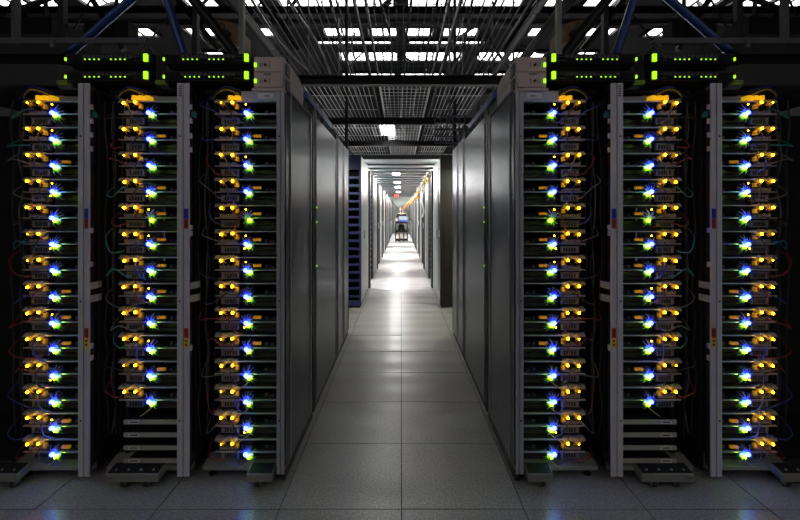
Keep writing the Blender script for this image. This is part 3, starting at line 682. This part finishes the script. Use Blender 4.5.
# ------------------------------------------------------------------ mesh cable trays and their support beams
BY = [4.46, 6.42, 8.46, 10.45]
for i, y in enumerate(BY):
    m = MB().box(-1.25, 1.25, y-.04, y+.04, 2.82, 2.84).box(-1.25, 1.25, y-.04, y+.04, 2.90, 2.92).box(-1.25, 1.25, y-.012, y+.012, 2.84, 2.90)
    for s in (-1, 1): m.tube([(s*1.18, y, 2.92), (s*1.18, y, 6.05)], .012, 5)
    single('support_beam', m, M['beam'], (0, y, 2.83), f'black beam across the aisle under the mesh trays, {ORD[i]} from the front', 'beam', 'beams under the mesh trays')
TR = [(-1.16, -.32, 'wide left one'), (-.24, .34, 'narrow middle one'), (.42, 1.0, 'right one')]
ends = [1.6] + BY
for j in range(4):
    ya, yb = ends[j]+.0, ends[j+1]
    for t, (xa, xb, lab) in enumerate(TR):
        r = empty('mesh_cable_tray', ((xa+xb)/2, (ya+yb)/2, 2.928), f'wire mesh cable tray over aisle, {lab}, {ORD[j]} section from front', 'cable tray', 'mesh cable trays over the aisle')
        a, b = ya+.01, yb-.01
        for q, xx in enumerate((xa, xb)):
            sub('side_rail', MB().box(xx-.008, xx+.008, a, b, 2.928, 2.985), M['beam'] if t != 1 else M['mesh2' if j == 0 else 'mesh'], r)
        m = MB(); n = round((xb-xa)/.055)
        for q in range(1, n):
            xx = xa + (xb-xa)*q/n; m.box(xx-.0032, xx+.0032, a, b, 2.929, 2.935)
        yy = a+.1; stp = .14 if t == 1 else .7
        while yy < b:
            m.box(xa, xb, yy-.003, yy+.003, 2.936, 2.941); yy += stp
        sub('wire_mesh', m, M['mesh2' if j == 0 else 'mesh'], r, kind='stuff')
# cables lying in the trays
random.seed(9)
for t, (xa, xb, lab) in enumerate(TR):
    for i in range(3):
        xx = xa + (xb-xa)*(.2+.3*i); P = [(xx+random.uniform(-.05, .05), 2.0+q*.85, 2.953+random.uniform(0, .01)) for q in range(11)]
        single('tray_cable', MB().tube(spline(P, 3), .011, 5), M['c_black'], P[0], f'black cable lying in mesh trays over aisle, {lab}, {ORD[i]} from its left edge', 'cable', 'black cables in the mesh trays')

# ------------------------------------------------------------------ aisle luminaires
def luminaire(x0, x1, y0, y1, z, mt, label, grp):
    r = empty('ceiling_light', ((x0+x1)/2, (y0+y1)/2, z+.08), label, 'ceiling light', grp)
    sub('housing', MB().box(x0-.03, x1+.03, y0-.03, y1+.03, z+.02, z+.08), M['strut'], r)
    sub('diffuser', MB().box(x0, x1, y0, y1, z, z+.02), M[mt], r)
luminaire(-.36, -.12, 7.2, 8.2, 3.0, 'lamp2', 'small box light above the mesh trays just before the lowered ceiling', None)
for i, yy in enumerate((13.7, 17.3, 20.5, 25.0)):
    luminaire(-.26, -.04, yy, yy+.4, 2.77, 'lamp3', f'small square light under the lowered ceiling of the far aisle, {ORD[i]} from front', 'square lights of the far aisle')
gaps = [5.75] + [ya + 1.98 for ya in ROWY[:8]]
for i, yy in enumerate(gaps):
    for s in (-1, 1):
        x0, x1 = sorted((s*.85, s*1.75)); z = 2.2 if i == 0 else 2.5
        r = empty('ceiling_light', ((x0+x1)/2, yy+.25, z+.08), f'hanging lamp in the {ORD[i]} cross aisle {SIDE[s]} of the main aisle', 'ceiling light', 'lamps in the cross aisles')
        sub('housing', MB().box(x0-.03, x1+.03, yy-.03, yy+.53, z+.02, z+.08).box(-.01+(x0+x1)/2, .01+(x0+x1)/2, yy+.24, yy+.26, z+.08, 2.9 if yy > 10.6 else 6.05), M['strut'], r)
        sub('diffuser', MB().box(x0, x1, yy, yy+.5, z, z+.02), M['lamp4' if i == 0 else 'lamp3' if i < 3 else 'lamp'], r)
# ------------------------------------------------------------------ far end: cables, red light, person with cart
random.seed(11)
for i, (col, x, z, y0, y1, r_) in enumerate((('orange', .55, 2.10, 13.5, 27, .035), ('yellow', .57, 2.22, 9.4, 17, .016), ('black', .60, 2.30, 8.5, 22, .03), ('orange', .60, 2.28, 9.2, 12.5, .02))):
    P = []; q = 0; y = y0
    while y < y1: P.append((x+random.uniform(-.03, .03), y, z + (.07 if q % 2 else -.07))); q += 1; y += .55
    mk = 'c_'+col
    single('draped_cable', MB().tube(spline(P, 3), r_, 6), M[mk], P[0], [f'thick orange cable swagged along the far cabinets right of aisle', 'thin yellow cable looping along cabinet tops right of aisle', 'black cable swagged along cabinet tops right of aisle', 'short orange cable looped above the white panels right of aisle'][i], 'cable', 'cables draped along the far aisle', smooth=True)
P = [(.645, 9.9, 2.34), (.53, 9.9, 2.0), (.49, 9.9, 1.8), (.53, 9.9, 1.55), (.50, 9.9, 1.4)]
single('hanging_cable', MB().tube(spline(P, 4), .018, 6), M['c_white'], P[0], 'white cable hanging in a wavy line right of the far aisle', 'cable', smooth=True)
P = [(-.66, 19.5, 2.45), (-.5, 20.5, 2.2), (-.32, 22.0, 1.95), (-.2, 23.8, 1.8), (-.12, 25, 1.75)]
single('hanging_cable', MB().tube(spline(P, 4), .028, 6), M['c_black'], P[0], 'black cable slanting down behind the person from the left cabinets', 'cable', smooth=True)
P = [(.60, 20.0, 2.30), (.45, 21, 2.1), (.26, 23.0, 1.86), (.12, 24.6, 1.76)]
single('hanging_cable', MB().tube(spline(P, 4), .05, 6), M['c_orange'], P[0], 'thick orange cable slanting down behind the person from the right', 'cable', smooth=True)
r = empty('red_light', (-.30, 29.0, 2.62), 'small red signal light under the ceiling at the far end', 'light')
sub('housing', MB().box(-.46, -.14, 28.98, 29.06, 2.60, 2.83), M['white'], r)
sub('lens', MB().box(-.44, -.16, 28.96, 28.98, 2.63, 2.80), M['led_red'], r)

# cart
CY = 22.55; CX = .03
r = empty('cart', (CX, CY, 0), 'black three-shelf cart holding a laptop in front of the person', 'cart')
for zz, nm in ((1.02, 'shelf'), (.56, 'shelf'), (.12, 'shelf')):
    sub(nm, MB().box(CX-.33, CX+.33, CY-.25, CY+.25, zz, zz+.03).box(CX-.33, CX+.33, CY-.255, CY-.24, zz-.05, zz+.05).box(CX-.33, CX+.33, CY+.24, CY+.255, zz-.05, zz+.05), M['black'], r)
for a in (-1, 1):
    for b in (-1, 1):
        sub('post', MB().tube([(CX+a*.31, CY+b*.235, .10), (CX+a*.31, CY+b*.235, 1.06)], .022, 8), M['black'], r)
        w = sub('caster', MB().tube([(CX+a*.30-.015, CY+b*.22, .045), (CX+a*.30+.015, CY+b*.22, .045)], .045, 12).box(CX+a*.30-.02, CX+a*.30+.02, CY+b*.22-.02, CY+b*.22+.02, .075, .12), M['rubber'], r)
sub('handle', MB().tube([(CX-.31, CY+.235, 1.04), (CX-.31, CY+.33, 1.08), (CX+.31, CY+.33, 1.08), (CX+.31, CY+.235, 1.04)], .016, 8), M['black'], r)
lp = empty('laptop', (CX+.06, CY-.02, 1.05), 'grey and blue laptop open on the top shelf of the cart', 'laptop')
sub('base', MB().box(CX-.14, CX+.27, CY-.15, CY+.12, 1.05, 1.07), M['drive'], lp)
sub('lid', MB().prism([(CY-.15, 1.07), (CY-.165, 1.075), (CY-.20, 1.36), (CY-.18, 1.36)], 'x', CX-.14, CX+.27), M['screen'], lp, label='pale grey lid')
sub('blue_tray', MB().box(CX-.15, CX+.28, CY-.245, CY-.225, 1.06, 1.16), M['lapblue'], lp)

# person: skeleton grown with a skin modifier
def skinned(name, verts, edges, rad, material, parent, lvl=2, root=0):
    me = bpy.data.meshes.new(name); me.from_pydata(verts, edges, []); me.materials.append(material)
    o = bpy.data.objects.new(name, me); COL.objects.link(o); o.parent = parent
    md = o.modifiers.new('skin', 'SKIN'); md.use_smooth_shade = True; md.branch_smoothing = 0.4
    if not me.skin_vertices:
        me.attributes  # layer is created by the modifier's customdata call below
        bpy.context.view_layer.objects.active = o
        bpy.ops.mesh.customdata_skin_add()
    sv = me.skin_vertices[0].data
    for i, rr in enumerate(rad): sv[i].radius = rr if isinstance(rr, tuple) else (rr, rr); sv[i].use_root = (i == root)
    ss = o.modifiers.new('subd', 'SUBSURF'); ss.levels = lvl; ss.render_levels = lvl
    return o
PX, PY = .03, 23.12
person = empty('person', (PX, PY, 0), 'person in black t-shirt and shorts standing behind the cart, hands on its handle', 'person')
V = [(0,0,.98),(0,.01,1.14),(0,0,1.32),(0,0,1.455),(0,-.005,1.53),(0,-.01,1.66)]; E = [(0,1),(1,2),(2,3),(3,4),(4,5)]; R = [(.16,.11),(.15,.105),(.175,.115),(.11,.082),(.060,.060),(.056,.058)]
def add(pts, rs, p):
    for q, rr in zip(pts, rs): V.append(q); R.append(rr); E.append((p, len(V)-1)); p = len(V)-1
    return p
HZ = 1.10; hands = []
for a in (-1, 1):
    e = add([(a*.20,0,1.45),(a*.265,.02,1.20),(a*.27,-.13,1.135),(a*.265,-.215,1.115)], [.062,.045,.036,.030], 3)
    p = add([(a*.262,-.26,1.108)], [(.034,.020)], e)
    for f, (dx, L) in enumerate(((-.027,.034),(-.009,.040),(.009,.038),(.027,.030))):
        add([(a*.262+dx,-.285,1.112),(a*.262+dx,-.285-L*.55,1.10),(a*.262+dx,-.285-L*.4,1.07)], [.0095,.0085,.008], p)
    add([(a*.225,-.265,1.10),(a*.215,-.285,1.08)], [.010,.009], p)
for a in (-1, 1):
    k_ = add([(a*.10,0,.90),(a*.115,-.01,.50),(a*.12,.02,.28),(a*.12,.025,.09)], [.088,.056,.052,.036], 0)
    add([(a*.125,-.05,.045),(a*.13,-.14,.03)], [.038,.030], k_)
body = skinned('body', V, E, R, M['skin'], person)
sv = [(0,0,.94),(0,.01,1.14),(0,0,1.32),(0,0,1.475)]; se = [(0,1),(1,2),(2,3)]; sr = [(.190,.14),(.182,.135),(.205,.145),(.150,.118)]
for a in (-1, 1):
    sv += [(a*.20,0,1.455),(a*.255,.015,1.27)]; se += [(3, len(sv)-2), (len(sv)-2, len(sv)-1)]; sr += [.088,.070]
skinned('tshirt', sv, se, sr, M['shirt'], person, label if False else 2)
sv = [(0,0,.99),(0,0,.92)]; se = [(0,1)]; sr = [(.175,.125),(.165,.12)]
for a in (-1, 1):
    sv += [(a*.105,0,.82),(a*.115,-.005,.52)]; se += [(1, len(sv)-2), (len(sv)-2, len(sv)-1)]; sr += [.105,.082]
skinned('shorts', sv, se, sr, M['shirt'], person)
for a in (-1, 1):
    part('shoe', MB().prism([(a*.125-.05,.09),(a*.125-.055,-.10),(a*.13-.035,-.185),(a*.13+.035,-.185),(a*.125+.055,-.10),(a*.125+.05,.09)], 'z', 0, .055), M['shirt'], person)
def loft(rings, n=20):
    m = MB()
    for z, w, f, b_ in rings:
        c, d = (f+b_)/2, (b_-f)/2
        for i in range(n):
            t = 2*math.pi*i/n; m.v.append((w*math.sin(t), c - d*math.cos(t), z))
    for j in range(len(rings)-1):
        for i in range(n):
            i2 = (i+1) % n; m.f.append((j*n+i, j*n+i2, (j+1)*n+i2, (j+1)*n+i))
    m.f.append(tuple(range(n-1, -1, -1))); m.f.append(tuple((len(rings)-1)*n+i for i in range(n)))
    return m
hm = loft([(1.60,.050,-.060,.055),(1.615,.046,-.100,.060),(1.635,.056,-.114,.070),(1.67,.065,-.114,.085),(1.70,.070,-.110,.095),(1.74,.074,-.106,.100),(1.78,.075,-.110,.100),(1.82,.068,-.096,.092),(1.85,.048,-.062,.070),(1.865,.018,-.018,.030)])
head = part('head', hm, M['skin'], person, smooth=True)
nose = MB(); nose.v = [(-.010,-.102,1.742),(.010,-.102,1.742),(-.019,-.106,1.690),(.019,-.106,1.690),(0,-.112,1.742),(0,-.140,1.698),(0,-.112,1.683)]
nose.f = [(0,4,5,2),(4,1,3,5),(2,5,6),(5,3,6),(0,1,4),(0,2,6,3,1)]
part('nose', nose, M['skin'], head, smooth=True)
for a in (-1, 1):
    part('ear', MB().ball((a*.078,-.002,1.722), .030, 8, 6, 1, (.32,.55,1)), M['skin'], head, smooth=True)
    part('eye', MB().ball((a*.031,-.094,1.741), .0115, 8, 5), M['ink'], head, smooth=True)
part('mouth', MB().box(-.022,.022,-.124,-.110,1.662,1.668), M['l_red'], head)
part('hair', loft([(1.68,.068,.020,.100),(1.74,.082,.010,.112),(1.79,.084,-.03,.113),(1.803,.082,-.112,.111),(1.83,.074,-.106,.100),(1.86,.052,-.070,.076),(1.877,.020,-.020,.030)]), M['hair'], person, smooth=True)
part('beard', loft([(1.598,.036,-.095,-.03),(1.615,.053,-.112,-.01),(1.64,.063,-.121,0),(1.655,.066,-.119,.0),(1.70,.073,-.055,.012)]), M['hair'], person, smooth=True)
